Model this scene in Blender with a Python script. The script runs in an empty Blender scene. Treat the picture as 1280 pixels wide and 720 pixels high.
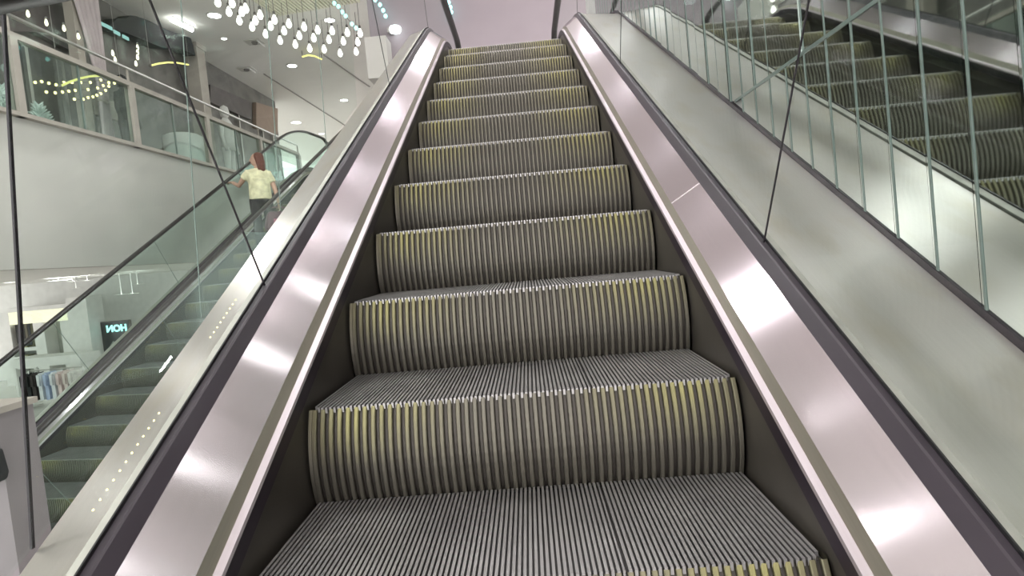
import bpy, bmesh, math, random
from mathutils import Vector, Matrix, Euler
random.seed(7)
sc = bpy.context.scene
COL = sc.collection
PI = math.pi

# ------------------------------------------------------------------ camera
F, PITCH, YAW, ROLL = 700.0, -.0664, .0328, -.0867
CAM = Vector((.0479, -1.3607, .3499))
cy, sy, cp, sp, cr, sr = math.cos(YAW), math.sin(YAW), math.cos(PITCH), math.sin(PITCH), math.cos(ROLL), math.sin(ROLL)
FW = Vector((-sy * cp, cy * cp, sp)); RI0 = Vector((cy, sy, 0)); UP0 = RI0.cross(FW)
RI = RI0 * cr + UP0 * sr; UP = -RI0 * sr + UP0 * cr
cam_data = bpy.data.cameras.new('camera'); cam = bpy.data.objects.new('camera', cam_data); COL.objects.link(cam)
cam.matrix_world = Matrix(((RI.x, UP.x, -FW.x, CAM.x), (RI.y, UP.y, -FW.y, CAM.y), (RI.z, UP.z, -FW.z, CAM.z), (0, 0, 0, 1)))
cam_data.sensor_width = 36; cam_data.lens = F / 1280 * 36; cam_data.clip_start = .02; cam_data.clip_end = 200
sc.camera = cam


def ray(px, py): return FW + RI * ((px - 640) / F) - UP * ((py - 360) / F)
def on_x(px, py, x): d = ray(px, py); return CAM + d * ((x - CAM.x) / d.x)
def on_y(px, py, y): d = ray(px, py); return CAM + d * ((y - CAM.y) / d.y)
def on_z(px, py, z): d = ray(px, py); return CAM + d * ((z - CAM.z) / d.z)


# ------------------------------------------------------------------ materials
def nodes(name):
    m = bpy.data.materials.new(name); m.use_nodes = True
    nt = m.node_tree; nt.nodes.clear()
    out = nt.nodes.new('ShaderNodeOutputMaterial')
    return m, nt, out


def pbsdf(nt, col, rough=.5, metal=0., spec=.5):
    b = nt.nodes.new('ShaderNodeBsdfPrincipled')
    b.inputs['Base Color'].default_value = (*col, 1); b.inputs['Roughness'].default_value = rough
    b.inputs['Metallic'].default_value = metal; b.inputs['Specular IOR Level'].default_value = spec
    return b


def noise_col(nt, c1, c2, scale=8, detail=3, stretch=(1, 1, 1), coord='Object'):
    tc = nt.nodes.new('ShaderNodeTexCoord'); mp = nt.nodes.new('ShaderNodeMapping'); mp.inputs['Scale'].default_value = stretch
    nt.links.new(tc.outputs[coord], mp.inputs[0])
    n = nt.nodes.new('ShaderNodeTexNoise'); n.inputs['Scale'].default_value = scale; n.inputs['Detail'].default_value = detail
    nt.links.new(mp.outputs[0], n.inputs[0])
    r = nt.nodes.new('ShaderNodeValToRGB'); r.color_ramp.elements[0].position = .3; r.color_ramp.elements[1].position = .7
    r.color_ramp.elements[0].color = (*c1, 1); r.color_ramp.elements[1].color = (*c2, 1)
    nt.links.new(n.outputs[0], r.inputs[0])
    return r, n


def mat(name, col, rough=.5, metal=0., var=.06, scale=6, spec=.5, stretch=(1, 1, 1), bump=0):
    m, nt, out = nodes(name)
    b = pbsdf(nt, col, rough, metal, spec)
    c1 = tuple(max(0, c * (1 - var)) for c in col); c2 = tuple(min(1, c * (1 + var)) for c in col)
    r, n = noise_col(nt, c1, c2, scale, 3, stretch)
    nt.links.new(r.outputs[0], b.inputs['Base Color'])
    if bump:
        bp = nt.nodes.new('ShaderNodeBump'); bp.inputs['Strength'].default_value = bump; bp.inputs['Distance'].default_value = .01
        nt.links.new(n.outputs[0], bp.inputs['Height']); nt.links.new(bp.outputs[0], b.inputs['Normal'])
    nt.links.new(b.outputs[0], out.inputs[0])
    return m


def brushed(name, col, rough, aniso, var=.05, spots=None):
    m, nt, out = nodes(name)
    b = pbsdf(nt, col, rough, 1.0)
    b.inputs['Anisotropic'].default_value = aniso
    t = nt.nodes.new('ShaderNodeTangent'); t.direction_type = 'UV_MAP'; t.uv_map = 'UVMap'
    nt.links.new(t.outputs[0], b.inputs['Tangent'])
    uv = nt.nodes.new('ShaderNodeTexCoord'); mp = nt.nodes.new('ShaderNodeMapping'); mp.inputs['Scale'].default_value = (60, 1.2, 1)
    nt.links.new(uv.outputs['UV'], mp.inputs[0])
    n = nt.nodes.new('ShaderNodeTexNoise'); n.inputs['Scale'].default_value = 3; n.inputs['Detail'].default_value = 4
    nt.links.new(mp.outputs[0], n.inputs[0])
    r = nt.nodes.new('ShaderNodeValToRGB')
    r.color_ramp.elements[0].color = (*[c * (1 - var) for c in col], 1); r.color_ramp.elements[1].color = (*[min(1, c * (1 + var)) for c in col], 1)
    nt.links.new(n.outputs[0], r.inputs[0])
    last = r.outputs[0]
    if spots:
        mp2 = nt.nodes.new('ShaderNodeMapping'); mp2.inputs['Scale'].default_value = (5, 2, 1)
        nt.links.new(uv.outputs['UV'], mp2.inputs[0])
        n2 = nt.nodes.new('ShaderNodeTexNoise'); n2.inputs['Scale'].default_value = 1.6; n2.inputs['Detail'].default_value = 6
        nt.links.new(mp2.outputs[0], n2.inputs[0])
        mx = nt.nodes.new('ShaderNodeMixRGB'); mx.inputs[2].default_value = (*spots, 1)
        rr = nt.nodes.new('ShaderNodeMapRange'); rr.inputs[1].default_value = .5; rr.inputs[2].default_value = .75; rr.inputs[4].default_value = .6
        nt.links.new(n2.outputs[0], rr.inputs[0]); nt.links.new(rr.outputs[0], mx.inputs[0]); nt.links.new(last, mx.inputs[1])
        last = mx.outputs[0]
    nt.links.new(last, b.inputs['Base Color'])
    nt.links.new(b.outputs[0], out.inputs[0])
    return m


def glass_mat(name, tint, refl=.06, rough=.0):
    m, nt, out = nodes(name)
    tr = nt.nodes.new('ShaderNodeBsdfTransparent'); tr.inputs[0].default_value = (*tint, 1)
    gl = nt.nodes.new('ShaderNodeBsdfGlossy'); gl.inputs['Roughness'].default_value = rough; gl.inputs[0].default_value = (.9, .97, .95, 1)
    fr = nt.nodes.new('ShaderNodeLayerWeight'); fr.inputs[0].default_value = .22
    mr = nt.nodes.new('ShaderNodeMapRange'); mr.inputs[3].default_value = refl * .4; mr.inputs[4].default_value = min(1, refl * 5)
    nt.links.new(fr.outputs['Fresnel'], mr.inputs[0])
    mx = nt.nodes.new('ShaderNodeMixShader')
    nt.links.new(mr.outputs[0], mx.inputs[0]); nt.links.new(tr.outputs[0], mx.inputs[1]); nt.links.new(gl.outputs[0], mx.inputs[2])
    nt.links.new(mx.outputs[0], out.inputs[0])
    return m


def mirror_mat(name, col, rough):
    m, nt, out = nodes(name)
    g = pbsdf(nt, col, rough, 1.0)
    r, n = noise_col(nt, tuple(c * .96 for c in col), col, 3)
    nt.links.new(r.outputs[0], g.inputs['Base Color'])
    nt.links.new(g.outputs[0], out.inputs[0])
    return m


def emit(name, col, s):
    m, nt, out = nodes(name)
    e = nt.nodes.new('ShaderNodeEmission'); e.inputs[0].default_value = (*col, 1); e.inputs[1].default_value = s
    nt.links.new(e.outputs[0], out.inputs[0])
    return m


def riser_mat():
    # ribs turn yellower towards the upper outer corners of every riser
    m, nt, out = nodes('ribbed_riser_metal')
    b = pbsdf(nt, (.2, .2, .16), .42, .55)
    tc = nt.nodes.new('ShaderNodeTexCoord'); sx = nt.nodes.new('ShaderNodeSeparateXYZ'); nt.links.new(tc.outputs['Object'], sx.inputs[0])
    ab = nt.nodes.new('ShaderNodeMath'); ab.operation = 'ABSOLUTE'; nt.links.new(sx.outputs[0], ab.inputs[0])
    n = nt.nodes.new('ShaderNodeTexNoise'); n.inputs['Scale'].default_value = 9; n.inputs['Detail'].default_value = 3; nt.links.new(tc.outputs['Object'], n.inputs[0])
    # height from nose 0..-.23
    zr = nt.nodes.new('ShaderNodeMapRange'); zr.inputs[1].default_value = -.15; zr.inputs[2].default_value = -.005; nt.links.new(sx.outputs[2], zr.inputs[0])
    xr = nt.nodes.new('ShaderNodeMapRange'); xr.inputs[1].default_value = .12; xr.inputs[2].default_value = .42; nt.links.new(ab.outputs[0], xr.inputs[0])
    xf = nt.nodes.new('ShaderNodeMapRange'); xf.inputs[1].default_value = .42; xf.inputs[2].default_value = .53; xf.inputs[3].default_value = 1; xf.inputs[4].default_value = .25; nt.links.new(ab.outputs[0], xf.inputs[0])
    mf = nt.nodes.new('ShaderNodeMath'); mf.operation = 'MULTIPLY'; nt.links.new(xr.outputs[0], mf.inputs[0]); nt.links.new(xf.outputs[0], mf.inputs[1])
    mu = nt.nodes.new('ShaderNodeMath'); mu.operation = 'MULTIPLY'; nt.links.new(zr.outputs[0], mu.inputs[0]); nt.links.new(mf.outputs[0], mu.inputs[1])
    nr = nt.nodes.new('ShaderNodeMapRange'); nr.inputs[1].default_value = .25; nr.inputs[2].default_value = .65; nr.inputs[3].default_value = .55; nr.inputs[4].default_value = 1.35; nt.links.new(n.outputs[0], nr.inputs[0])
    mu2 = nt.nodes.new('ShaderNodeMath'); mu2.operation = 'MULTIPLY'; mu2.use_clamp = True; nt.links.new(mu.outputs[0], mu2.inputs[0]); nt.links.new(nr.outputs[0], mu2.inputs[1])
    mx = nt.nodes.new('ShaderNodeMixRGB'); nt.links.new(mu2.outputs[0], mx.inputs[0])
    mx.inputs[1].default_value = (.145, .133, .107, 1); mx.inputs[2].default_value = (.3, .272, .12, 1)
    # groove floors take a darker colour than the ribs
    gr = nt.nodes.new('ShaderNodeAttribute'); gr.attribute_name = 'groove_tone'
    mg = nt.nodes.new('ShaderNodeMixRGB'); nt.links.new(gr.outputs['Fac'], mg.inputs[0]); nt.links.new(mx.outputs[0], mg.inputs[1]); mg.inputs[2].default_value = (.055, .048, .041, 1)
    nt.links.new(mg.outputs[0], b.inputs['Base Color'])
    nt.links.new(b.outputs[0], out.inputs[0])
    return m


def tread_mat():
    m, nt, out = nodes('cleated_tread_metal')
    b = pbsdf(nt, (.3, .29, .29), .4, .7)
    r, n = noise_col(nt, (.36, .345, .345), (.48, .465, .455), 7, 4)
    gr = nt.nodes.new('ShaderNodeAttribute'); gr.attribute_name = 'groove_tone'  # darker colour towards the groove floors
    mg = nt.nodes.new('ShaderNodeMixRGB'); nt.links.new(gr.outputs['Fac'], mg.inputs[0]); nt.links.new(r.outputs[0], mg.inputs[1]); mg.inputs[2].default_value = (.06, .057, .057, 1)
    nt.links.new(mg.outputs[0], b.inputs['Base Color'])
    nt.links.new(b.outputs[0], out.inputs[0])
    return m


M = dict(
    tread=tread_mat(), riser=riser_mat(),
    skirt=mat('dark_skirt', (.075, .066, .055), .38, .2, .15),
    black=mat('black_strip', (.02, .013, .02), .45, 0, .2),
    gasket=mat('dark_gasket', (.034, .025, .034), .42, 0, .1),
    deck=brushed('brushed_deck', (.68, .605, .65), .155, .98),
    lip=brushed('satin_lip', (.58, .52, .55), .5, .5),
    groove=brushed('satin_groove', (.42, .39, .33), .42, .5, .1),
    outer=brushed('brushed_outer_deck', (.8, .765, .74), .3, .95, .05, (.7, .63, .52)),
    cover=mat('outer_cover', (.5, .485, .44), .5, .2, .15, 12), seal=mat('dark_seal', (.02, .018, .02), .5),
    casing=mat('truss_casing', (.4, .4, .39), .5, .3),
    glass=glass_mat('balustrade_glass', (.955, .968, .96), .006),
    teal_glass=glass_mat('teal_balustrade_glass', (.87, .935, .91), .015),
    screen=glass_mat('screen_glass', (.96, .98, .97), .008),
    rail_glass=glass_mat('railing_glass', (.84, .9, .88), .03),
    mirror=mirror_mat('tinted_mirror', (.57, .62, .59), .03),
    edge=mat('mirror_edge', (.2, .25, .23), .3, .2),
    rubber=mat('handrail_rubber', (.02, .017, .018), .35, 0, .1),
    steel=mat('steel', (.55, .54, .52), .3, 1),
    post=mat('beige_post', (.42, .38, .34), .5, .1),
    fascia=mat('fascia_paint', (.6, .585, .55), .7, 0, .04, 2),
    ceil=mat('ceiling_paint', (.9, .88, .85), .8, 0, .03, 2),
    wall=mat('wall_paint', (.34, .295, .32), .8, 0, .03, 2),
    floor=mat('floor_tile', (.66, .64, .61), .25, 0, .05, 2),
    dark=mat('dark_shopfront', (.16, .15, .14), .5, 0, .3, 3),
    white=mat('white_paint', (.75, .74, .72), .6),
    led=emit('lamp_led', (1, .97, .97), 130),
    led2=emit('downlight_led', (1, .98, .95), 22), spot=emit('spot_glow', (.9, 1, 1), 4),
    bulb=emit('bulb_glow', (1, .96, .88), 4.5),
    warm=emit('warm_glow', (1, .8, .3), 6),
    yellow=emit('yellow_tube', (1, .9, .3), 1.6),
    cyan=emit('cyan_glow', (.45, 1, .98), 2.5),
    cove=emit('cove_glow', (1, .93, .68), 1.4),
)


M.update(
    led4=emit('added_row_led', (1, .97, .97), 120), led6=emit('bright_added_led', (1, .97, .98), 420), led5=emit('far_row_led', (.97, .96, 1), 85), led3=emit('fill_led', (1, .98, .97), 20),
    flap=mat('flap_white', (.85, .85, .85), .4), gap=mat('shadow_gap', (.3, .29, .28), .8), cream=mat('cream_lamella', (.82, .8, .66), .6),
    fabric_pale=mat('pale_fabric', (.6, .52, .54), .9), cloth_dark=mat('dark_cloth', (.02, .021, .023), .8), panel_dark=mat('dark_panel', (.1, .085, .085), .5, 0, .25, 4),
    brown=mat('brown_panel', (.34, .25, .2), .7), tinsel=mat('tinsel', (.75, .8, .76), .5), warm2=emit('shop_bulb_glow', (1, .93, .7), 3),
    cyan_dim=emit('cyan_dim', (.5, .9, .85), .8), grey_panel=mat('grey_panel', (.42, .43, .4), .7), screen_dark=mat('screen_dark', (.05, .055, .06), .25),
    plinth=mat('plinth_paint', (.27, .24, .255), .6), skin=mat('skin', (.52, .33, .25), .55), shirt=mat('pale_yellow_shirt', (.72, .69, .46), .85, 0, .2, 14), trousers=mat('dark_trousers', (.02, .02, .022), .85),
    hair=mat('auburn_hair', (.13, .045, .03), .5), lips=mat('lips', (.45, .16, .14), .5), bag=mat('maroon_leather', (.16, .06, .085), .4), bag_pink=mat('pink_leather', (.5, .14, .22), .5),
)


# ------------------------------------------------------------------ mesh helpers
class MB:
    def __init__(s): s.v = []; s.f = []; s.uv = {}; s.g = []
    def quad(s, pts, uv=None):
        i = len(s.v); s.v += [tuple(p) for p in pts]; s.f.append(tuple(range(i, i + len(pts))))
        if uv: s.uv[len(s.f) - 1] = uv
    def box(s, a, b):
        x0, y0, z0 = a; x1, y1, z1 = b
        i = len(s.v)
        s.v += [(x0, y0, z0), (x1, y0, z0), (x1, y1, z0), (x0, y1, z0), (x0, y0, z1), (x1, y0, z1), (x1, y1, z1), (x0, y1, z1)]
        for q in ((3, 2, 1, 0), (4, 5, 6, 7), (0, 1, 5, 4), (1, 2, 6, 5), (2, 3, 7, 6), (3, 0, 4, 7)): s.f.append(tuple(i + k for k in q))
        return s
    def tube(s, pts, r, n=8, closed_ends=True):
        pts = [Vector(p) for p in pts]; rings = []
        for k, p in enumerate(pts):
            t = (pts[min(k + 1, len(pts) - 1)] - pts[max(k - 1, 0)]).normalized()
            a = t.orthogonal().normalized() if k == 0 else (a - t * a.dot(t)).normalized()
            b = t.cross(a); rr = r[k] if isinstance(r, (list, tuple)) else r
            i = len(s.v)
            for j in range(n):
                an = 2 * PI * j / n; s.v.append(tuple(p + (a * math.cos(an) + b * math.sin(an)) * rr))
            rings.append(i)
        for k in range(len(rings) - 1):
            for j in range(n):
                s.f.append((rings[k] + j, rings[k] + (j + 1) % n, rings[k + 1] + (j + 1) % n, rings[k + 1] + j))
        if closed_ends:
            s.f.append(tuple(rings[0] + j for j in range(n))[::-1]); s.f.append(tuple(rings[-1] + j for j in range(n)))
        return s
    def lathe(s, prof, c=(0, 0, 0), n=16, caps=True):
        rings = []
        for r, z in prof:
            i = len(s.v); rings.append(i)
            for j in range(n):
                a = 2 * PI * j / n; s.v.append((c[0] + r * math.cos(a), c[1] + r * math.sin(a), c[2] + z))
        for k in range(len(rings) - 1):
            for j in range(n): s.f.append((rings[k] + j, rings[k] + (j + 1) % n, rings[k + 1] + (j + 1) % n, rings[k + 1] + j))
        if caps: s.f.append(tuple(rings[0] + j for j in range(n))[::-1]); s.f.append(tuple(rings[-1] + j for j in range(n)))
        return s
    def prism(s, poly, axis, a, b):
        """poly 2D points in the two other axes, extruded along axis from a to b"""
        def P(u, v, w): return {'x': (w, u, v), 'y': (u, w, v), 'z': (u, v, w)}[axis]
        i = len(s.v); n = len(poly)
        s.v += [P(u, v, a) for u, v in poly] + [P(u, v, b) for u, v in poly]
        s.f.append(tuple(range(i, i + n))); s.f.append(tuple(range(i + n, i + 2 * n))[::-1])
        for k in range(n): s.f.append((i + k, i + n + k, i + n + (k + 1) % n, i + (k + 1) % n))
        return s
    def mesh(s, name, m, smooth=False, recalc=True):
        me = bpy.data.meshes.new(name); me.from_pydata(s.v, [], s.f)
        if s.uv:
            ul = me.uv_layers.new(name='UVMap')
            for p in me.polygons:
                u = s.uv.get(p.index)
                if u:
                    for li, c in zip(p.loop_indices, u): ul.data[li].uv = c
        if s.g:
            at = me.attributes.new('groove_tone', 'FLOAT', 'POINT')
            at.data.foreach_set('value', s.g)
        if recalc:
            bm = bmesh.new(); bm.from_mesh(me); bmesh.ops.recalc_face_normals(bm, faces=bm.faces); bm.to_mesh(me); bm.free()
        if smooth:
            for p in me.polygons: p.use_smooth = True
        me.materials.append(m)
        return me
    def build(s, name, m, parent=None, smooth=False, recalc=True):
        o = bpy.data.objects.new(name, s.mesh(name, m, smooth, recalc)); COL.objects.link(o)
        if parent: o.parent = parent
        return o


def tag(o, label=None, cat=None, group=None, kind=None):
    if label: o['label'] = label
    if cat: o['category'] = cat
    if group: o['group'] = group
    if kind: o['kind'] = kind
    return o


def empty(name, loc, rz=0., parent=None):
    o = bpy.data.objects.new(name, None); COL.objects.link(o); o.location = loc; o.rotation_euler = (0, 0, rz)
    o.empty_display_size = .1
    if parent: o.parent = parent
    return o


def copy_tree(o, parent=None):
    c = o.copy(); COL.objects.link(c); c.parent = parent
    for ch in [x for x in bpy.data.objects if x.parent == o]:
        copy_tree(ch, c)
    return c


def struct(name, mb, m, smooth=False):
    o = mb.build(name, m, None, smooth); o['kind'] = 'structure'; return o


# ------------------------------------------------------------------ escalator
TAN = math.tan(PI / 6); C30 = math.cos(PI / 6)
RUN, RISE = .4, .231


def step_meshes():
    n = 100; w = .522; p = 2 * w / n
    t = MB()
    def put(pts, g):
        t.quad(pts); t.g += [g] * len(pts)
    for i in range(n):
        xa = -w + (i + .22) * p; xb = -w + (i + (.6 if i == 66 else .78)) * p
        d = min(xa + w, w - xb); y0 = 0 if d > .03 else .03 - math.sqrt(max(0, .03 ** 2 - (.03 - d) ** 2))
        zt, zb, yb = 0, -.009, .378
        put([(xa, y0, zt), (xb, y0, zt), (xb, yb, zt), (xa, yb, zt)], 0)
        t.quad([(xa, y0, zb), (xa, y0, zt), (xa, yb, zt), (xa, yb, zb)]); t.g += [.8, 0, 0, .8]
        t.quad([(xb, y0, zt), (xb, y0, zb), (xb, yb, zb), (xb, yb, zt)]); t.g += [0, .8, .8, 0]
        put([(xa, y0, -.014), (xb, y0, -.014), (xb, y0, zt), (xa, y0, zt)], 0)
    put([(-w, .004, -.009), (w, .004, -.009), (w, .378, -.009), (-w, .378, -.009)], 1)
    tm = t.mesh('tread', M['tread'], recalc=False)
    r = MB(); n = 50; w = .529; p = 2 * w / n; NS = 9
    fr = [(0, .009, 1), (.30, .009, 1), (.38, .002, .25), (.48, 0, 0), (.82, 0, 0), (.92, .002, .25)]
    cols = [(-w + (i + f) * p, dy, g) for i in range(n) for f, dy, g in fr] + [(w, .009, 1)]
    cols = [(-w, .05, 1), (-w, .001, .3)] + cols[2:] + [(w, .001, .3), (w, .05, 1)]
    for k in range(NS + 1):
        s = k / NS
        for x, dy, g in cols: r.v.append((x, -.117 * s + .097 * s * s + dy, -.004 - .232 * s)); r.g.append(g)
    nc = len(cols)
    for k in range(NS):
        for c in range(nc - 1): r.f.append((k * nc + c, (k + 1) * nc + c, (k + 1) * nc + c + 1, k * nc + c + 1))
    rm = r.mesh('riser', M['riser'], recalc=False)
    return tm, rm


TREAD, RISER = step_meshes()


def make_escalator(name, label, origin, yaw, z_lo, z_hi, ext_lo, ext_hi, k_lo, k_hi, out_l, out_r, joints, extra=None):
    """origin: nose centre of step 0. local y runs forward (up)."""
    root = empty(name, origin, yaw); tag(root, label, 'escalator')
    R = 1.5
    # path of the nose line (y, z)
    ya = (z_hi - R * (1 - C30)) / TAN      # arc starts
    a_up = [(ya + R * math.sin(PI / 6) - R * math.sin(PI / 6 * (1 - k / 8)), z_hi - R * (1 - math.cos(PI / 6 * (1 - k / 8)))) for k in range(9)]
    yb = (z_lo + R * (1 - C30)) / TAN
    a_lo = [(yb - R * .5 + R * math.sin(PI / 6 * k / 8), z_lo + R * (1 - math.cos(PI / 6 * k / 8))) for k in range(9)]
    nseg = 30
    mid = [(yb + (ya - yb) * k / nseg, z_lo + R * (1 - C30) + (ya - yb) * TAN * k / nseg) for k in range(1, nseg)]
    path = [(a_lo[0][0] - ext_lo, z_lo)] + a_lo + mid + a_up + [(a_up[-1][0] + ext_hi * .5, z_hi), (a_up[-1][0] + ext_hi, z_hi)]
    def ang(y):
        if y <= a_lo[0][0] or y >= a_up[-1][0]: return 0.
        if yb <= y <= ya: return PI / 6
        if y < yb: return math.asin((y - a_lo[0][0]) / R)
        return math.asin((a_up[-1][0] - y) / R)
    def zat(y):
        a = ang(y)
        if y <= a_lo[0][0]: return z_lo
        if y >= a_up[-1][0]: return z_hi
        if yb <= y <= ya: return y * TAN
        if y < yb: return z_lo + R * (1 - math.cos(a))
        return z_hi - R * (1 - math.cos(a))
    def off(y, h):
        a = ang(y); return (y - math.sin(a) * h, zat(y) + math.cos(a) * h)
    ys = [p[0] for p in path]
    def sweep(pname, prof, m, yy=None, parent=root):
        yy = yy or ys; mb = MB(); n = len(prof)
        u = [0]
        for k in range(n): u.append(u[-1] + math.dist(prof[k], prof[(k + 1) % n]))
        v = 0; rows = []
        for i, y in enumerate(yy):
            if i: v += math.dist((y, zat(y)), (yy[i - 1], zat(yy[i - 1])))
            rows.append((len(mb.v), v))
            for x, h in prof: o = off(y, h); mb.v.append((x, o[0], o[1]))
        for i in range(len(yy) - 1):
            for k in range(n):
                k2 = (k + 1) % n; a, va = rows[i]; b, vb = rows[i + 1]
                mb.f.append((a + k, a + k2, b + k2, b + k)); mb.uv[len(mb.f) - 1] = [(u[k], va), (u[k + 1], va), (u[k + 1], vb), (u[k], vb)]
        mb.f.append(tuple(rows[0][0] + k for k in range(n))); mb.f.append(tuple(rows[-1][0] + k for k in range(n)))
        return mb.build(pname, m, parent)
    # steps
    for k in range(k_lo, k_hi + 1):
        y = k * RUN
        st = empty('step', (0, y, zat(y)), 0, root)
        for nm, me in (('tread', TREAD), ('riser', RISER)):
            o = bpy.data.objects.new(nm, me); COL.objects.link(o); o.parent = st
    for s in (-1, 1):
        P = lambda pts: [(s * x, h) for x, h in pts]
        sweep('skirt_panel', P([(.536, -.30), (.536, .03), (.548, .03), (.548, -.30)]), M['skirt'])
        sweep('skirt_brush', P([(.5365, .022), (.528, .027), (.528, .064), (.547, .064), (.547, .022)]), M['black'])
        sweep('skirt_lip', P([(.528, .0645), (.530, .071), (.545, .074), (.549, .070), (.549, .0645)]), M['lip'])
        sweep('groove_strip', P([(.546, .073), (.5595, .098), (.566, .094), (.556, .062)]), M['groove'])
        sweep('inner_deck', P([(.559, .0985), (.650, .165), (.650, .150), (.566, .092)]), M['deck'])
        if s > 0: sweep('deck_seam', P([(.560, .0996), (.649, .1652), (.649, .160), (.561, .095)]), M['lip'], [.655, .660])
        sweep('glass_gasket', P([(.6495, .1655), (.668, .1895), (.672, .192), (.6845, .193), (.6845, .150), (.650, .150)]), M['gasket'])
        sweep('outer_seal', P([(.6855, .15), (.6855, .1985), (.689, .1985), (.689, .15)]), M['seal'])
        ow = out_r if s > 0 else out_l
        sweep('outer_trim', P([(.6895, .150), (.6895, .195), (.710, .191), (.712, .186), (.712, .15)]), M['cover'])
        sweep('outer_deck', P([(.7135, .184), (ow, .156), (ow, .05), (.7135, .05)]), M['outer'])
        # glass panels with seals in the joints
        jj = [ys[0]] + [j for j in joints if ys[0] < j < ys[-1]] + [ys[-1]]
        for a, b in zip(jj[:-1], jj[1:]):
            yy = [a + .004] + [y for y in ys if a + .02 < y < b - .02] + [b - .004]
            g = sweep('glass_panel', P([(.675, .192), (.675, .93), (.685, .93), (.685, .192)]), extra or M['glass'], yy)
        for j in joints:
            if ys[0] < j < ys[-1]:
                sweep('joint_seal', P([(.6785, .18), (.6785, .93), (.6815, .93), (.6815, .18)]), M['edge'] if extra else M['black'], [j - .0022, j + .0022])
        # rounded newel glass and handrail loop
        NR = .39; hc = .945
        up_end = off(ys[-1], hc); lo_end = off(ys[0], hc)
        loop = [(up_end[0] + NR * math.sin(PI * k / 14), up_end[1] - NR + NR * math.cos(PI * k / 14)) for k in range(15)] + [(up_end[0] - .5, up_end[1] - 2 * NR)]
        loop2 = [(lo_end[0] - NR * math.sin(PI * k / 14), lo_end[1] - NR + NR * math.cos(PI * k / 14)) for k in range(15)] + [(lo_end[0] + .5, lo_end[1] - 2 * NR)]
        pts = loop2[::-1] + [off(y, hc) for y in ys[1:-1]] + loop
        mb = MB(); prof = [(-.034, -.004), (-.040, .006), (-.036, .017), (-.02, .022), (.02, .022), (.036, .017), (.040, .006), (.034, -.004), (.02, -.018), (-.02, -.018)]
        n = len(prof)
        for i, (y, z) in enumerate(pts):
            q0 = pts[max(0, i - 1)]; q1 = pts[min(len(pts) - 1, i + 1)]; t = math.atan2(q1[1] - q0[1], q1[0] - q0[0])
            for x, h in prof: mb.v.append((s * .672 + x, y - math.sin(t) * h, z + math.cos(t) * h))
        for i in range(len(pts) - 1):
            for k in range(n): mb.f.append((i * n + k, i * n + (k + 1) % n, (i + 1) * n + (k + 1) % n, (i + 1) * n + k))
        mb.f.append(tuple(range(n))); mb.f.append(tuple((len(pts) - 1) * n + k for k in range(n)))
        mb.build('handrail', M['rubber'], root, True)
        for e, sg in ((up_end, 1), (lo_end, -1)):
            poly = [(e[0] + sg * .003, e[1] - .017)] + [(e[0] + sg * (NR - .017) * math.sin(PI * k / 12), e[1] - NR + (NR - .017) * math.cos(PI * k / 12)) for k in range(1, 13)] + [(e[0] + sg * .003, e[1] - 2 * NR + .02)]
            MB().prism(poly, 'x', s * .675, s * .685).build('newel_glass', extra or M['glass'], root)
    # casing under the steps and landing plates
    sweep('truss_casing', [(-out_l + .002, .05), (-out_l + .002, -.75), (out_r - .002, -.75), (out_r - .002, .05), (out_r - .03, .05), (out_r - .03, -.7), (-out_l + .03, -.7), (-out_l + .03, .05)], M['casing'])
    MB().box((-.526, k_hi * RUN + .38, z_hi - .012), (.526, ys[-1] + .3, z_hi - .002)).build('landing_plate', M['steel'], root)
    MB().box((-.526, ys[0] - .3, z_lo - .012), (.526, k_lo * RUN - .02, z_lo - .002)).build('landing_plate', M['steel'], root)
    return root, off, zat


Z_UP, Z_LO = 2.35, -2.4
esc, off1, zat1 = make_escalator('escalator', 'long grey ribbed-step escalator rising straight ahead between steel decks', (0, 0, 0), 0, Z_LO, Z_UP, 1.2, 2.0, -10, 12, .825, 1.028, [-3.43, -1.59, .255, 2.1, 3.94])

LYAW = -.13
def left_pt(lat, k, dz=0., sub=0.):
    """point beside the left escalator: lat from its left nose end, k steps up"""
    D = Vector((math.sin(.13), math.cos(.13), 0)); N = Vector((math.cos(.13), -math.sin(.13), 0))
    return Vector((-5.24, 4.193, -1.39)) + D * (RUN * (k + sub)) + Vector((0, 0, RISE * k + dz)) + N * lat
lo = left_pt(.522, 0)
esc2, off2, zat2 = make_escalator('escalator', 'second escalator further left, beyond the glass, carrying a woman in a pale top', lo, LYAW, Z_LO + 1.39, Z_UP + 1.39, .6, .5, -4, 17, .825, .825, [-.6, 1.0, 2.6, 4.2, 5.8], M['teal_glass'])

# ------------------------------------------------------------------ mirror wall on the right
mw = empty('mirror_wall', (1.035, 0, 0)); tag(mw, 'tall wall of narrow mirror strips beside the right-hand steel deck', 'mirror')
LEAN = .06
Zsplit = .93
def strip(y0, y1, za, zb, za2, ang_z, ang_y):
    mb = MB(); zc = (za + zb) / 2; yc = (y0 + y1) / 2
    sh = lambda y, z: y + LEAN * (z - zat1(yc))
    # bottom follows the slope of the deck
    P = [(sh(y0, za), za), (sh(y1, za2), za2), (sh(y1, zb), zb), (sh(y0, zb), zb)]
    yc = sum(p[0] for p in P) / 4; zc = sum(p[1] for p in P) / 4
    P = [(y - yc, z - zc) for y, z in P]
    mb.prism(P, 'x', 0, .006)
    o = mb.build('mirror_strip', M['mirror'], mw); o.location = (0, yc, zc); o.rotation_euler = (0, ang_y, ang_z)
    return o
W = .1405
yj = [.025 + W * k for k in range(-12, 36)]
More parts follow.
